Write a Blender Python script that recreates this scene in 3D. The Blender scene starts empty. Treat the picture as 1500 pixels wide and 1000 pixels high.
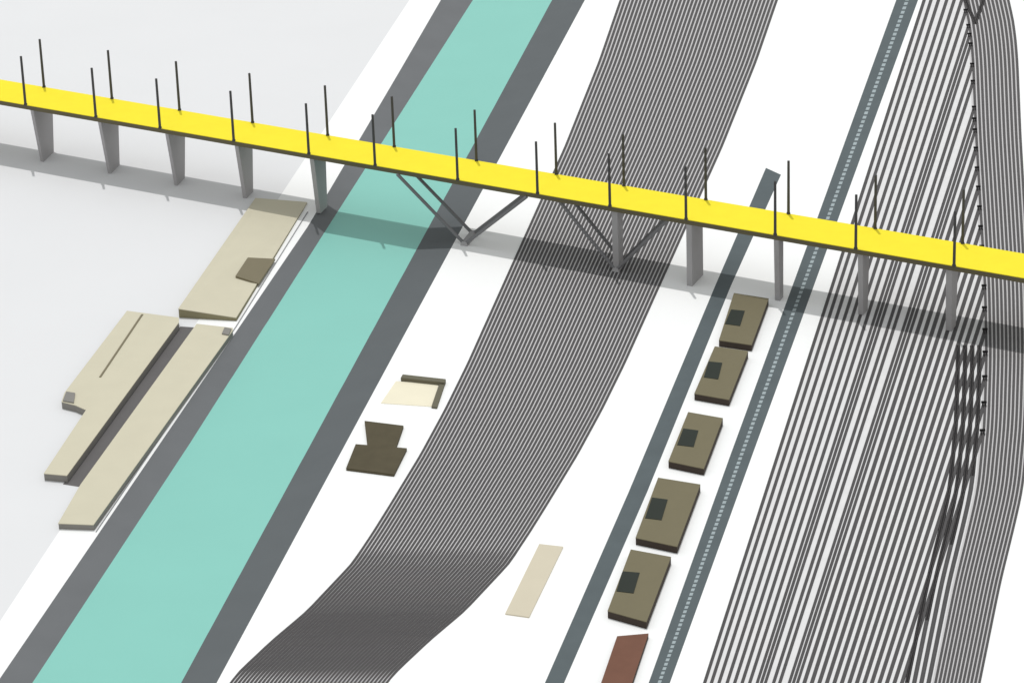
import bpy, bmesh, math, random
from mathutils import Vector, Matrix
random.seed(4)
S = bpy.context.scene
C = S.collection
# ------------------------------------------------------------------ camera
PITCH, ROLL, FPX, DIST = math.radians(24), math.radians(2.0), 5000.0, 2500.0
FWD = Vector((0, math.cos(PITCH), -math.sin(PITCH)))
R0 = Vector((1, 0, 0)); U0 = Vector((0, math.sin(PITCH), math.cos(PITCH)))
RT = R0 * math.cos(ROLL) - U0 * math.sin(ROLL)
UP = R0 * math.sin(ROLL) + U0 * math.cos(ROLL)
CAM = -FWD * DIST
cd = bpy.data.cameras.new('camera'); cam = bpy.data.objects.new('camera', cd); C.objects.link(cam)
cd.sensor_width = 36; cd.lens = 36 * FPX / 1500; cd.clip_start = 10; cd.clip_end = 30000
M = Matrix.Identity(4)
for i in range(3):
    M[i][0] = RT[i]; M[i][1] = UP[i]; M[i][2] = -FWD[i]; M[i][3] = CAM[i]
cam.matrix_world = M
S.camera = cam
# ------------------------------------------------------------------ light
SUNV = Vector((-0.05, 0.26, 1)).normalized()           # towards the sun
elev = math.asin(SUNV.z); az = math.atan2(SUNV.x, SUNV.y)
W = bpy.data.worlds.new('World'); S.world = W; W.use_nodes = True
nt = W.node_tree; bg = nt.nodes['Background']
sky = nt.nodes.new('ShaderNodeTexSky'); sky.sky_type = 'NISHITA'; sky.sun_disc = False
sky.dust_density = 0.0; sky.air_density = 4.0; sky.sun_elevation = elev; sky.sun_rotation = az
hs = nt.nodes.new('ShaderNodeHueSaturation'); hs.inputs['Saturation'].default_value = 0.16
nt.links.new(sky.outputs[0], hs.inputs['Color']); nt.links.new(hs.outputs[0], bg.inputs[0])
bg.inputs[1].default_value = 0.15
sl = bpy.data.lights.new('sun', 'SUN'); sl.energy = 2.0; sl.angle = math.radians(0.5); sl.color = (1, 0.985, 0.96)
so = bpy.data.objects.new('sun', sl); C.objects.link(so)
so.rotation_euler = SUNV.to_track_quat('Z', 'Y').to_euler(); so.location = (0, 0, 900)
S.view_settings.view_transform = 'Standard'; S.view_settings.look = 'None'
S.view_settings.exposure = -0.42; S.view_settings.gamma = 1
# ------------------------------------------------------------------ helpers
def g(px, py, z=0.0):
    """survey point: where the sight line of a plan mark meets the level z"""
    d = FWD * FPX + RT * (px - 750) - UP * (py - 500)
    t = (z - CAM.z) / d.z
    return CAM + d * t
def mat(name, col, rough=0.8, amp=0.03, scale=0.05, spec=0.15):
    m = bpy.data.materials.new(name); m.use_nodes = True
    n = m.node_tree; b = n.nodes['Principled BSDF']
    b.inputs['Roughness'].default_value = rough
    b.inputs['Specular IOR Level'].default_value = spec
    tc = n.nodes.new('ShaderNodeTexCoord'); no = n.nodes.new('ShaderNodeTexNoise')
    no.inputs['Scale'].default_value = scale; no.inputs['Detail'].default_value = 5
    n.links.new(tc.outputs['Object'], no.inputs['Vector'])
    r = n.nodes.new('ShaderNodeValToRGB')
    r.color_ramp.elements[0].position = 0.3; r.color_ramp.elements[1].position = 0.7
    r.color_ramp.elements[0].color = [c * (1 - amp) for c in col] + [1]
    r.color_ramp.elements[1].color = [min(1, c * (1 + amp)) for c in col] + [1]
    n.links.new(no.outputs['Fac'], r.inputs[0]); n.links.new(r.outputs[0], b.inputs['Base Color'])
    return m
K = {
 'white': mat('white_ground', (.94, .94, .94), amp=.01, scale=.01),
 'grey': mat('pale_grey_paving', (.755, .755, .77), amp=.008, scale=.01),
 'water': mat('turquoise_water', (.245, .575, .505), rough=.5, amp=.012, scale=.02),
 'bank': mat('dark_concrete_bank', (.165, .171, .180), amp=.04, scale=.03),
 'bank2': mat('dark_concrete_bank_cool', (.118, .130, .138), amp=.03, scale=.03),
 'road': mat('asphalt_teal_grey', (.108, .130, .139), amp=.05),
 'mark': mat('pale_road_marking', (.36, .42, .44), amp=.05),
 'yellow': mat('yellow_deck_coating', (.93, .78, .035), amp=.02, scale=.08),
 'girder': mat('dark_girder_steel', (.13, .115, .07)),
 'pier': mat('pier_concrete', (.37, .365, .375)),
 'strut': mat('strut_steel', (.20, .20, .21)),
 'mast': mat('mast_steel', (.075, .075, .08)),
 'bed': mat('packed_grey_ballast', (.58, .565, .57), amp=.03, scale=.1),
 'bedl': mat('pale_yard_ballast', (.74, .73, .735), amp=.03, scale=.1),
 'track': mat('track_ballast', (.100, .096, .098), amp=.06, scale=.2),
 'track_s': mat('siding_ballast', (.092, .089, .091), amp=.06, scale=.2),
 'rail': mat('rail_steel', (.12, .11, .11), rough=.5),
 'switch': mat('switch_track_iron', (.018, .017, .018)),
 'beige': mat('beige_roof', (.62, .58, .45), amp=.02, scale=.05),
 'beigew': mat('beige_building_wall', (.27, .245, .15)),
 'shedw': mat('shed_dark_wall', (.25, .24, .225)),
 'alley': mat('alley_asphalt', (.145, .138, .138)),
 'olive': mat('olive_roof', (.185, .163, .102), amp=.02, scale=.1),
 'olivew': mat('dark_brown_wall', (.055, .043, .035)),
 'glass': mat('dark_roof_light', (.04, .046, .04), rough=.8, spec=.05),
 'hatch': mat('brown_roof_panel', (.205, .18, .12)),
 'brown': mat('dark_brown_roof', (.092, .078, .048), amp=.08, scale=.1),
 'rust': mat('red_brown_roof', (.178, .085, .058), amp=.06, scale=.1),
 'cream': mat('cream_slab', (.64, .58, .455), amp=.02),
 'court': mat('cream_court_floor', (.85, .79, .62), amp=.02),
 'courtw': mat('court_wall', (.15, .14, .10)),
 'kerb': mat('quay_edge_concrete', (.30, .30, .31)),
}
def link(name, bm, m, parent=None):
    me = bpy.data.meshes.new(name); bmesh.ops.recalc_face_normals(bm, faces=bm.faces)
    bm.to_mesh(me); bm.free(); me.materials.append(K[m])
    o = bpy.data.objects.new(name, me); C.objects.link(o)
    if parent: o.parent = parent
    return o
def tag(o, label, cat, group=None):
    o['label'] = label; o['category'] = cat
    if group: o['group'] = group
    return o
def empty(name, loc, label, cat, group=None):
    o = bpy.data.objects.new(name, None); C.objects.link(o); o.location = loc
    o.empty_display_size = 2
    return tag(o, label, cat, group)
def struct(name, bm, m):
    o = link(name, bm, m); o['kind'] = 'structure'; return o
def poly(bm, pts):
    return bm.faces.new([bm.verts.new(p) for p in pts])
def prism(bm, top, zb):
    """solid with the given top polygon (3-D points) and vertical sides down to zb"""
    t = [bm.verts.new(p) for p in top]; b = [bm.verts.new((p[0], p[1], zb)) for p in top]
    bm.faces.new(t); bm.faces.new(b[::-1])
    n = len(t)
    for i in range(n): bm.faces.new([t[i], b[i], b[(i + 1) % n], t[(i + 1) % n]])
def hexa(bm, lo, hi):
    """solid between two matching quads"""
    a = [bm.verts.new(p) for p in lo]; b = [bm.verts.new(p) for p in hi]
    bm.faces.new(a[::-1]); bm.faces.new(b)
    for i in range(4): bm.faces.new([a[i], a[(i + 1) % 4], b[(i + 1) % 4], b[i]])
def bar(bm, p, q, r, n=8, r2=None):
    r2 = r if r2 is None else r2
    d = (q - p).normalized(); u = d.orthogonal().normalized(); v = d.cross(u)
    A = []; B = []
    for i in range(n):
        a = 2 * math.pi * (i + .5) / n; w = u * math.cos(a) + v * math.sin(a)
        A.append(bm.verts.new(p + w * r)); B.append(bm.verts.new(q + w * r2))
    bm.faces.new(A[::-1]); bm.faces.new(B)
    for i in range(n): bm.faces.new([A[i], A[(i + 1) % n], B[(i + 1) % n], B[i]])
def base(o, p):
    """move the origin of a linked mesh object to p, keeping it where it is"""
    p = Vector(p)
    for v in o.data.vertices: v.co -= p
    o.location = p
def kids_base(root, objs):
    for o in objs:
        o.parent = root
        for v in o.data.vertices: v.co -= root.location
def lerp(tab, y):
    if y <= tab[0][0]: i = 0
    elif y >= tab[-1][0]: i = len(tab) - 2
    else: i = max(j for j in range(len(tab) - 1) if tab[j][0] <= y)
    (y0, x0), (y1, x1) = tab[i], tab[i + 1]
    return x0 + (x1 - x0) * (y - y0) / (y1 - y0)
def smooth(tab, y, h=22):
    return (lerp(tab, y - h) + 2 * lerp(tab, y) + lerp(tab, y + h)) / 4 if tab[0][0] + h < y < tab[-1][0] - h else lerp(tab, y)
ORD = ['first','second','third','fourth','fifth','sixth','seventh','eighth','ninth','tenth','eleventh','twelfth',
 'thirteenth','fourteenth','fifteenth','sixteenth','seventeenth','eighteenth','nineteenth']
def nth(k):
    if k < 19: return ORD[k]
    t, u = divmod(k + 1, 10)
    if u == 0: return {2:'twentieth',3:'thirtieth',4:'fortieth'}[t]
    return {2:'twenty',3:'thirty',4:'forty'}[t] + '-' + ORD[u - 1]
# ------------------------------------------------------------------ ground, channel, water
WL = -6.0                                                 # water level
Lout = [(-400, 880), (0, 646), (100, 588), (280, 482), (333, 450), (666, 223), (1000, -5), (1300, -210)]
Lin  = [(-400, 950), (0, 693), (333, 480), (666, 267), (1000, 47), (1300, -150)]
Rin  = [(-400, 1027), (0, 809), (1000, 265), (1300, 102)]
Rout = [(-400, 1073), (0, 857), (1000, 317), (1300, 155)]
GW   = [(-400, 861), (0, 600), (1000, -60), (1300, -258)]     # grey paving / white ground
YS = [-400, -200, 0, 50, 100, 160, 220, 280, 333, 400, 480, 560, 666, 760, 840, 920, 1000, 1150, 1300]
def line3(tab, z, ys=YS): return [g(lerp(tab, y), y, z) for y in ys]
lo, li, ri, ro, gw = line3(Lout, 0), line3(Lin, WL), line3(Rin, WL), line3(Rout, 0), line3(GW, 0)
far = (lo[0] - lo[3]).normalized(); far.z = 0; near = -far
def ext(L, n=2500):
    return [L[0] + far * n] + L + [L[-1] + near * (n * .5)]
lo, li, ri, ro, gw = map(ext, (lo, li, ri, ro, gw))
def strip(bm, A, B):
    a = [bm.verts.new(p) for p in A]; b = [bm.verts.new(p) for p in B]
    for i in range(len(a) - 1): bm.faces.new([a[i], b[i], b[i + 1], a[i + 1]])
bm = bmesh.new(); strip(bm, gw, lo)
strip(bm, ro, [p + Vector((6500, 0, 0)) for p in ro])
struct('ground', bm, 'white')
bm = bmesh.new(); strip(bm, [p - Vector((6500, 0, 0)) for p in gw], gw)
struct('paved_ground', bm, 'grey')
def deeper(A, B, k=1.15): return [a + (b - a) * k for a, b in zip(A, B)]
bm = bmesh.new(); strip(bm, lo, deeper(lo, li)); struct('channel_bank_left', bm, 'bank')
bm = bmesh.new(); strip(bm, deeper(ro, ri), ro); struct('channel_bank_right', bm, 'bank2')
bm = bmesh.new(); strip(bm, li, ri); struct('water', bm, 'water')
# ------------------------------------------------------------------ roads
RA_l = [(247, 1123), (420, 1047), (720, 921), (1000, 798), (1300, 666)]
RA_r = [(255, 1144), (420, 1070), (720, 948), (1000, 826), (1300, 696)]
bm = bmesh.new()
A = [g(1122, 246, .03)] + [g(lerp(RA_l, y), y, .03) for y in (420, 720, 1000, 1300)]
B = [g(1144, 256, .03)] + [g(lerp(RA_r, y), y, .03) for y in (420, 720, 1000, 1300)]
strip(bm, A, B); struct('service_road', bm, 'road')
RB_l = [(-400, 1458), (0, 1313), (320, 1197), (666, 1070), (1000, 950), (1300, 842)]
RB_r = [(-400, 1491), (0, 1345), (320, 1228), (666, 1102), (1000, 981), (1300, 873)]
ys = (-400, 0, 320, 666, 1000, 1300)
bm = bmesh.new(); strip(bm, line3(RB_l, .03, ys), line3(RB_r, .03, ys)); struct('divided_road', bm, 'road')
bm = bmesh.new()
y = -150.0
while y < 1150:                                            # ladder of pale median blocks painted on the road
    def mid(f, yy): return g(lerp(RB_l, yy) * (1 - f) + lerp(RB_r, yy) * f, yy, .06)
    d = 4.0
    poly(bm, [mid(.42, y), mid(.58, y), mid(.58, y + d), mid(.42, y + d)])
    y += 6.4
struct('road_markings', bm, 'mark')
# ------------------------------------------------------------------ railway tracks
def track(cx, y0, y1, wfun, z, m, step=28, cut=None):
    """one track: raised bed with two rails along the plan curve cx(y)"""
    n = max(2, int((y1 - y0) / step)); bm = bmesh.new(); rows = []
    for i in range(n + 1):
        y = y0 + (y1 - y0) * i / n; x = cx(y)
        p = g(x, y, 0); q = g(cx(y + 2), y + 2, 0); w = wfun(y)
        a = g(x - w / 2, y, 0); b = g(x + w / 2, y, 0)
        h = (b - a) * .5; c = (a + b) / 2
        prof = [(-1, .0), (-.9, .28), (-.56, .28), (-.56, .44), (-.46, .44), (-.46, .28), (.46, .28), (.46, .44), (.56, .44), (.56, .28), (.9, .28), (1, .0)]
        rows.append([bm.verts.new(c + h * s + Vector((0, 0, z + k))) for s, k in prof])
    for r, s in zip(rows, rows[1:]):
        for j in range(len(r) - 1):
            f = bm.faces.new([r[j], r[j + 1], s[j + 1], s[j]])
            if j in (2, 3, 4, 6, 7, 8): f.material_index = 1
    bm.faces.new(rows[0]); bm.faces.new(rows[-1][::-1])
    o = link('railway_track', bm, m); o.data.materials.append(K['rail'])
    base(o, g(cx((y0 + y1) / 2), (y0 + y1) / 2, 0))
    return o
ML = [(-300, 1018), (0, 907), (90, 876), (215, 826), (333, 773), (433, 728), (533, 683), (600, 650), (666, 614), (740, 569), (780, 544), (825, 514),
      (895, 448), (937, 398), (983, 349), (1000, 335), (1200, 190)]
def mw(y):
    if 895 <= y <= 984: return 5.3
    if 812 < y < 895: return 4.7 + .6 * (y - 812) / 83
    return 3.9
def bed(name, fl, fr_, ys, z, m):
    bm = bmesh.new(); strip(bm, [g(fl(y), y, z) for y in ys], [g(fr_(y), y, z) for y in ys]); struct(name, bm, m)
YT = [-110 + 12 * i for i in range(101)]
bed('ballast_ground', lambda y: smooth(ML, y, 7) + 1, lambda y: smooth(ML, y, 7) + 233, YT, .02, 'bed')
for k in range(40):
    o = track(lambda y, k=k: smooth(ML, y, 7) + 2.6 + 5.85 * k, -110, 1090, mw, 0, 'track', step=12)
    tag(o, nth(k) + ' track from the canal side in the sweeping middle bundle of dark tracks', 'railway track', 'tracks of the sweeping middle bundle')
EDG = [(-200, 1440), (0, 1479), (32, 1487), (80, 1492), (200, 1497), (300, 1503), (420, 1510), (520, 1512), (620, 1509), (715, 1500), (768, 1488), (853, 1467), (1000, 1437), (1200, 1396)]
def E(y): return smooth(EDG, y, 20)
def limit(y): return E(y) - 68
OFF = [2, 12, 23, 35, 46, 57, 68, 79, 85, 91, 103, 112, 126, 132, 138, 148, 159, 170, 181, 192, 203, 214, 225, 236, 247, 258, 269, 280, 291]
def sx(k, y): return 1030 + OFF[k] + .322 * (1000 - y)
stops = []
bed('ballast_ground', lambda y: E(y) - 72, lambda y: E(y) - 1, YT, .02, 'bed')
bed('yard_ballast_ground', lambda y: min(sx(0, y) - 1, E(y) - 73), lambda y: E(y) - 72.2, YT, .02, 'bedl')
for k in range(len(OFF)):
    y0 = -110.0
    if sx(k, y0) > limit(y0):
        while sx(k, y0) > limit(y0) and y0 < 640: y0 += 1
        stops.append((k, y0))
    wide = 4.6 if 7 <= k <= 9 or 12 <= k <= 14 else 5.1 if k < 12 else 6.1
    o = track(lambda y, k=k: sx(k, y), y0, 1090, lambda y, w=wide: w, 0, 'track_s', step=200)
    tag(o, nth(k) + ' track from the road side in the straight rail yard', 'railway track', 'straight tracks of the rail yard')
for k in range(12):
    o = track(lambda y, k=k: E(y) - 2.5 - 5.85 * k, -110, 1090, lambda y: 3.9, .02, 'track', step=14)
    tag(o, nth(k) + ' track from the right-hand edge in the tightly packed curving bundle', 'railway track', 'tracks of the curving right bundle')
for k in range(4):
    f = lambda y, k=k: E(y) - 77 - 10.5 * k
    yc = 520
    while f(yc) < sx(len(OFF) - 1, yc) + 7 and yc < 1090: yc += 2        # dark iron where it crosses the sidings, ordinary bed below
    o = track(f, 506, 1090, lambda y: 6.6, .12, 'switch', step=10)
    o.data.materials.append(K['track_s'])
    ylim = g(f(yc), yc, 0).y - o.location.y
    for pl in o.data.polygons:
        if pl.center.y < ylim: pl.material_index = 2
    tag(o, nth(k) + ' crossover track left of the curving bundle, starting below the bridge shadow', 'railway track', 'crossover tracks over the yard sidings')
for f, lab in ((lambda y: 1441 - .36 * y, 'dark crossover slanting down from the top edge into the curving bundle'), (lambda y: 1414 + .42 * y, 'dark crossover slanting right from the top edge at the yard corner')):
    o = track(f, -60, 36, lambda y: 6.0, .14, 'switch', step=10); tag(o, lab, 'railway track')
def buffer_stop(p, k):
    bm = bmesh.new()
    for s in (-1, 1):
        hexa(bm, [p + Vector((s * 1.0 + dx, dy, 0)) for dx, dy in ((-.3, -.4), (.3, -.4), (.3, .4), (-.3, .4))],
                 [p + Vector((s * 1.0 + dx, dy, 2.6)) for dx, dy in ((-.3, -.4), (.3, -.4), (.3, .4), (-.3, .4))])
        hexa(bm, [p + Vector((s * 1.0 + dx, dy, 0)) for dx, dy in ((-.25, -4), (.25, -4), (.25, -3.4), (-.25, -3.4))],
                 [p + Vector((s * 1.0 + dx, dy, 2.2)) for dx, dy in ((-.25, -.9), (.25, -.9), (.25, -.4), (-.25, -.4))])
    hexa(bm, [p + Vector(v) for v in ((-1.9, -.9, 1.7), (1.9, -.9, 1.7), (1.9, .5, 1.7), (-1.9, .5, 1.7))],
             [p + Vector(v) for v in ((-1.9, -.9, 3.0), (1.9, -.9, 3.0), (1.9, .5, 3.0), (-1.9, .5, 3.0))])
    return bm
vis = [(k, y) for k, y in stops if y > -10][::-1]
vis = sorted(vis, key=lambda t: -t[1])
for i, (k, y) in enumerate(vis):
    p = g(sx(k, y) - .5, y + 2, .3)
    o = link('buffer_stop', buffer_stop(p, k), 'switch'); base(o, p)
    tag(o, nth(i) + ' dark buffer stop counted up from the lowest where straight tracks meet the curving bundle', 'buffer stop', 'buffer stops at the ends of yard tracks')
# ------------------------------------------------------------------ viaduct
H = 54.0; TH = 4.2
F0, F1 = g(0, 147, H), g(1500, 407, H)
B0, B1 = g(0, 116, H), g(1500, 372, H)
ax = (F1 - F0).normalized(); cr = Vector((-ax.y, ax.x, 0))
WD = ((B0 - F0).dot(cr) + (B1 - F1).dot(cr)) / 2          # deck width
fr = (F0 + F1) / 2 ; fr = F0 + ax * 0
def D(s, c, z): 
    p = F0 + ax * s + cr * c; return Vector((p.x, p.y, z))
def s_at(px, py, z):
    return (g(px, py, z) - F0).dot(ax)
LEN = (F1 - F0).length
via = empty('viaduct', D(LEN / 2, WD / 2, 0), 'long yellow-topped viaduct on grey piers crossing the canal and rail yards', 'bridge')
parts = []
def box_deck(c0, c1, z0, z1, s0=-450, s1=LEN + 350):
    bm = bmesh.new()
    hexa(bm, [D(s0, c0, z0), D(s1, c0, z0), D(s1, c1, z0), D(s0, c1, z0)], [D(s0, c0, z1), D(s1, c0, z1), D(s1, c1, z1), D(s0, c1, z1)])
    return bm
parts.append(link('deck', box_deck(0, WD, H - .5, H), 'yellow'))
parts.append(link('girder', box_deck(0.1, WD - .1, H - TH, H - .5), 'girder'))
def pier(s, c0t, c1t, c0b, c1b, th, thb=None, k=.1):
    D = lambda s_, c_, z_: globals()['D'](s_ - k * c_, c_, z_)
    thb = thb or th; bm = bmesh.new()
    hexa(bm, [D(s - thb / 2, c0b, -.2), D(s + thb / 2, c0b, -.2), D(s + thb / 2, c1b, -.2), D(s - thb / 2, c1b, -.2)],
             [D(s - th / 2, c0t, H - TH), D(s + th / 2, c0t, H - TH), D(s + th / 2, c1t, H - TH), D(s - th / 2, c1t, H - TH)])
    parts.append(link('pier', bm, 'pier'))
def sg(px, c=0):                                            # station whose front deck edge shows at px
    lo_, hi_ = -600.0, LEN + 600
    for _ in range(50):
        m_ = (lo_ + hi_) / 2; d = D(m_, c, H) - CAM
        x = 750 + FPX * d.dot(RT) / d.dot(FWD)
        if x < px: lo_ = m_
        else: hi_ = m_
    return lo_
W_ = WD
for px, a, b, c, d, t, k in ((46, .0, .98, .25, .80, 3, .26), (145, .0, .9, .27, .74, 3, .25), (243, .02, .93, .28, .68, 3, .24), (345, .03, .8, .27, .63, 3.5, .23),
                             (455, .04, .65, .22, .58, 4, .2), (1009, .0, .56, .0, .56, 4.6, .1), (1137, .0, .25, .06, .25, 4, .1),
                             (1259, .05, .4, .1, .34, 4, .08), (1389, .05, .4, .1, .34, 4.6, .08)):
    pier(sg(px), a * W_, b * W_, c * W_, d * W_, t, k=k)
def vee(px, dl, dr, c0, c1, col=False):
    s = sg(px); k = .22
    D = lambda s_, c_, z_: globals()['D'](s_ - k * c_, c_, z_)
    for c in (c0, c1):
        n = D(s, c * W_, .6)
        for ds in (-dl, dr):
            bm = bmesh.new(); bar(bm, n, D(s + ds, c * W_, H - TH), 1.35, 8); parts.append(link('strut', bm, 'strut'))
    bm = bmesh.new()
    hexa(bm, [D(s - 3.4, (c0 - .06) * W_, -.2), D(s + 3.4, (c0 - .06) * W_, -.2), D(s + 3.4, (c1 + .06) * W_, -.2), D(s - 3.4, (c1 + .06) * W_, -.2)],
             [D(s - 2, (c0 - .03) * W_, 3), D(s + 2, (c0 - .03) * W_, 3), D(s + 2, (c1 + .03) * W_, 3), D(s - 2, (c1 + .03) * W_, 3)])
    parts.append(link('footing', bm, 'pier'))
    if col: pier(s, c0 * W_ - 1, .40 * W_, c0 * W_, .36 * W_, 5, k=k)
vee(677, 59, 57, .0, .5)
vee(899, 48, 45, .06, .5, col=True)
kids_base(via, parts)
# masts along both deck edges
front = [38, 141, 235, 343, 453, 550, 671, 788, 894, 1005.5, 1136, 1254, 1398]
back = [64.5, 164, 263, 370, 480, 577.5, 698, 815, 914, 1034, 1155, 1282, 1410]
WHERE = ['leftmost', 'second', 'third', 'fourth', 'fifth', 'sixth', 'seventh', 'eighth', 'ninth', 'tenth', 'eleventh', 'twelfth', 'rightmost']
proto = None
for row, xs in (('front', front), ('back', back)):
    for i, px in enumerate(xs):
        c = .35 if row == 'front' else WD - .6
        s = sg(px, c)
        if proto is None:
            bm = bmesh.new(); bar(bm, Vector((0, 0, .9)), Vector((0, 0, 42.5)), 1.15, 8, 1.0)
            hexa(bm, [Vector(v) for v in ((-1.4, -1.4, 0), (1.4, -1.4, 0), (1.4, 1.4, 0), (-1.4, 1.4, 0))], [Vector(v) for v in ((-1.3, -1.3, .9), (1.3, -1.3, .9), (1.3, 1.3, .9), (-1.3, 1.3, .9))])
            o = proto = link('mast', bm, 'mast')
        else:
            o = proto.copy(); C.objects.link(o)
        o.location = D(s, c, H + .01)
        o.location -= cr * (.6 if row == 'front' else 0)
        w = WHERE[i] if i in (0, 12) else WHERE[i] + ' from left'
        tag(o, w + (' tall dark mast along the near edge of the yellow deck' if row == 'front' else ' tall dark mast along the far edge of the yellow deck'), 'mast', 'masts on the viaduct')
# ------------------------------------------------------------------ buildings
def building(label, roof, h, wallm, roofm, name='flat_roofed_building', cat='building', group=None, extra=(), zr=None, rt=.5):
    pts = [g(x, y, (zr[i] if zr else h)) for i, (x, y) in enumerate(roof)]
    c = sum(pts, Vector()) / len(pts); root = empty(name, (c.x, c.y, 0), label, cat, group)
    bm = bmesh.new(); cc = Vector((c.x, c.y, 0))
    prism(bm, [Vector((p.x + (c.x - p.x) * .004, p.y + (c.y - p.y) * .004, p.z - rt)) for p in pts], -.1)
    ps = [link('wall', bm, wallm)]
    bm = bmesh.new()
    t = [bm.verts.new(p) for p in pts]; b = [bm.verts.new(p - Vector((0, 0, rt - .003))) for p in pts]
    bm.faces.new(t); bm.faces.new(b[::-1])
    for i in range(len(t)): bm.faces.new([t[i], b[i], b[(i + 1) % len(t)], t[(i + 1) % len(t)]])
    ps.append(link('roof', bm, roofm))
    for nm, q, z, m, dz in extra:
        bm = bmesh.new()
        if isinstance(z, (list, tuple)): prism(bm, [g(x, y, zz + dz) for (x, y), zz in zip(q, z)], min(z) - 1)
        else: prism(bm, [g(x, y, z + dz) for x, y in q], z + .003)
        ps.append(link(nm, bm, m))
    kids_base(root, ps); return root
rows = [
 ([(1075, 429), (1126, 437), (1101, 505), (1053, 498)], [(1071, 453), (1091, 455), (1084, 477), (1062, 474)], 'topmost olive roofed block in the row, touching the bridge shadow'),
 ([(1047, 507), (1096, 514), (1068, 585), (1017, 576)], [(1038, 529), (1058, 531), (1052, 555), (1031, 552)], 'second olive roofed block down the row between the two roads'),
 ([(1008, 603), (1059, 612), (1031, 686), (979, 675)], [(1001, 627), (1023, 630), (1016, 654), (992, 651)], 'middle olive roofed block of the five between the two roads'),
 ([(964, 699), (1026, 709), (992, 800), (931, 787)], [(955, 728), (978, 731), (969, 761), (945, 758)], 'fourth olive roofed block down the row, the widest one'),
 ([(924, 804), (983, 815), (947, 910), (890, 894)], [(912, 836), (937, 838), (928, 868), (903, 865)], 'lowest olive roofed block, just above the red-brown roof'),
]
for roof, sq, lab in rows:
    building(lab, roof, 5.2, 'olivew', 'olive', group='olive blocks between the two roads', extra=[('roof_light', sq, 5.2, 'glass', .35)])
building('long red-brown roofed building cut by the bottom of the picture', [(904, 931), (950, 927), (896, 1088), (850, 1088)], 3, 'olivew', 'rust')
# beige buildings on the left bank
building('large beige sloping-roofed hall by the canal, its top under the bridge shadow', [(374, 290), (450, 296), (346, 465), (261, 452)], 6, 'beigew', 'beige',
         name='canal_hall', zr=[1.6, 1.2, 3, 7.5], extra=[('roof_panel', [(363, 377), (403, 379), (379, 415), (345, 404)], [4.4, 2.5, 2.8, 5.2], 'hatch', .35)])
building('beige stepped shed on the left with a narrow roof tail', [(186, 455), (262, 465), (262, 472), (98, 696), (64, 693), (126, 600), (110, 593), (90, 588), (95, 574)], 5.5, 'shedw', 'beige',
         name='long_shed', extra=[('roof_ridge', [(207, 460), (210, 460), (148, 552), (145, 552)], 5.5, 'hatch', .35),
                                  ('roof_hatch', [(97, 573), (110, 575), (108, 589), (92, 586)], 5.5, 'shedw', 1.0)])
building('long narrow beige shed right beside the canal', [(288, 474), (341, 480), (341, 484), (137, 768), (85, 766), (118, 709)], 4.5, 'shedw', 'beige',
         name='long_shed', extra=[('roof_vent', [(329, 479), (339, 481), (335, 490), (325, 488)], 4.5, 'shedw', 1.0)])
bm = bmesh.new(); poly(bm, [g(x, y, .05) for x, y in ((264, 478), (296, 480), (124, 714), (92, 709))]); struct('alley_between_sheds', bm, 'alley')
# middle strip
def low(name, label, cat, q, h, m):
    bm = bmesh.new(); prism(bm, [g(x, y, h) for x, y in q], -.05)
    o = link(name, bm, m); c = sum((g(x, y, 0) for x, y in q), Vector()) / len(q); base(o, c); tag(o, label, cat); return o
low('loading_platform', 'low long pale beige slab between the dark tracks and the service road', 'platform', [(790, 796), (825, 800), (775, 903), (740, 898)], .8, 'cream')
ct = empty('walled_court', g(605, 578, 0), 'small cream court with dark walls along its back and right side', 'courtyard')
bm = bmesh.new(); prism(bm, [g(x, y, .4) for x, y in ((580, 558), (643, 562), (632, 595), (558, 590))], -.05); p1 = link('floor', bm, 'court')
bm = bmesh.new(); prism(bm, [g(x, y, 3) for x, y in ((590, 548), (653, 555), (651, 560), (587, 553))], -.05); p2 = link('wall', bm, 'courtw')
bm = bmesh.new(); prism(bm, [g(x, y, 1.5) for x, y in ((645, 558), (652, 560), (640, 596), (632, 595))], -.05); p3 = link('wall', bm, 'courtw')
kids_base(ct, [p1, p2, p3])
dk = empty('dark_building', g(552, 660, 0), 'dark brown two-part building beside the canal bank below the cream court', 'building')
bm = bmesh.new(); prism(bm, [g(x, y, 2) for x, y in ((521, 650), (596, 656), (577, 694), (507, 685))], -.05); p1 = link('lower_wing', bm, 'brown')
bm = bmesh.new(); prism(bm, [g(x, y, 2) for x, y in ((534, 616), (591, 623), (580, 654.72), (538, 651.36))], -.05); p2 = link('upper_wing', bm, 'brown')
kids_base(dk, [p1, p2])
# quay edge kerb on the left bank beside the buildings
bm = bmesh.new()
for a, b in zip(((450, 310), (345, 478), (200, 690)), ((345, 478), (200, 690), (140, 778))):
    prism(bm, [g(a[0], a[1], .6), g(a[0] + 1.2, a[1], .6), g(b[0] + 1.2, b[1], .6), g(b[0], b[1], .6)], -.05)
o = link('quay_kerb', bm, 'kerb'); base(o, g(250, 620, 0)); tag(o, 'thin grey kerb line between the beige buildings and the canal bank', 'kerb')
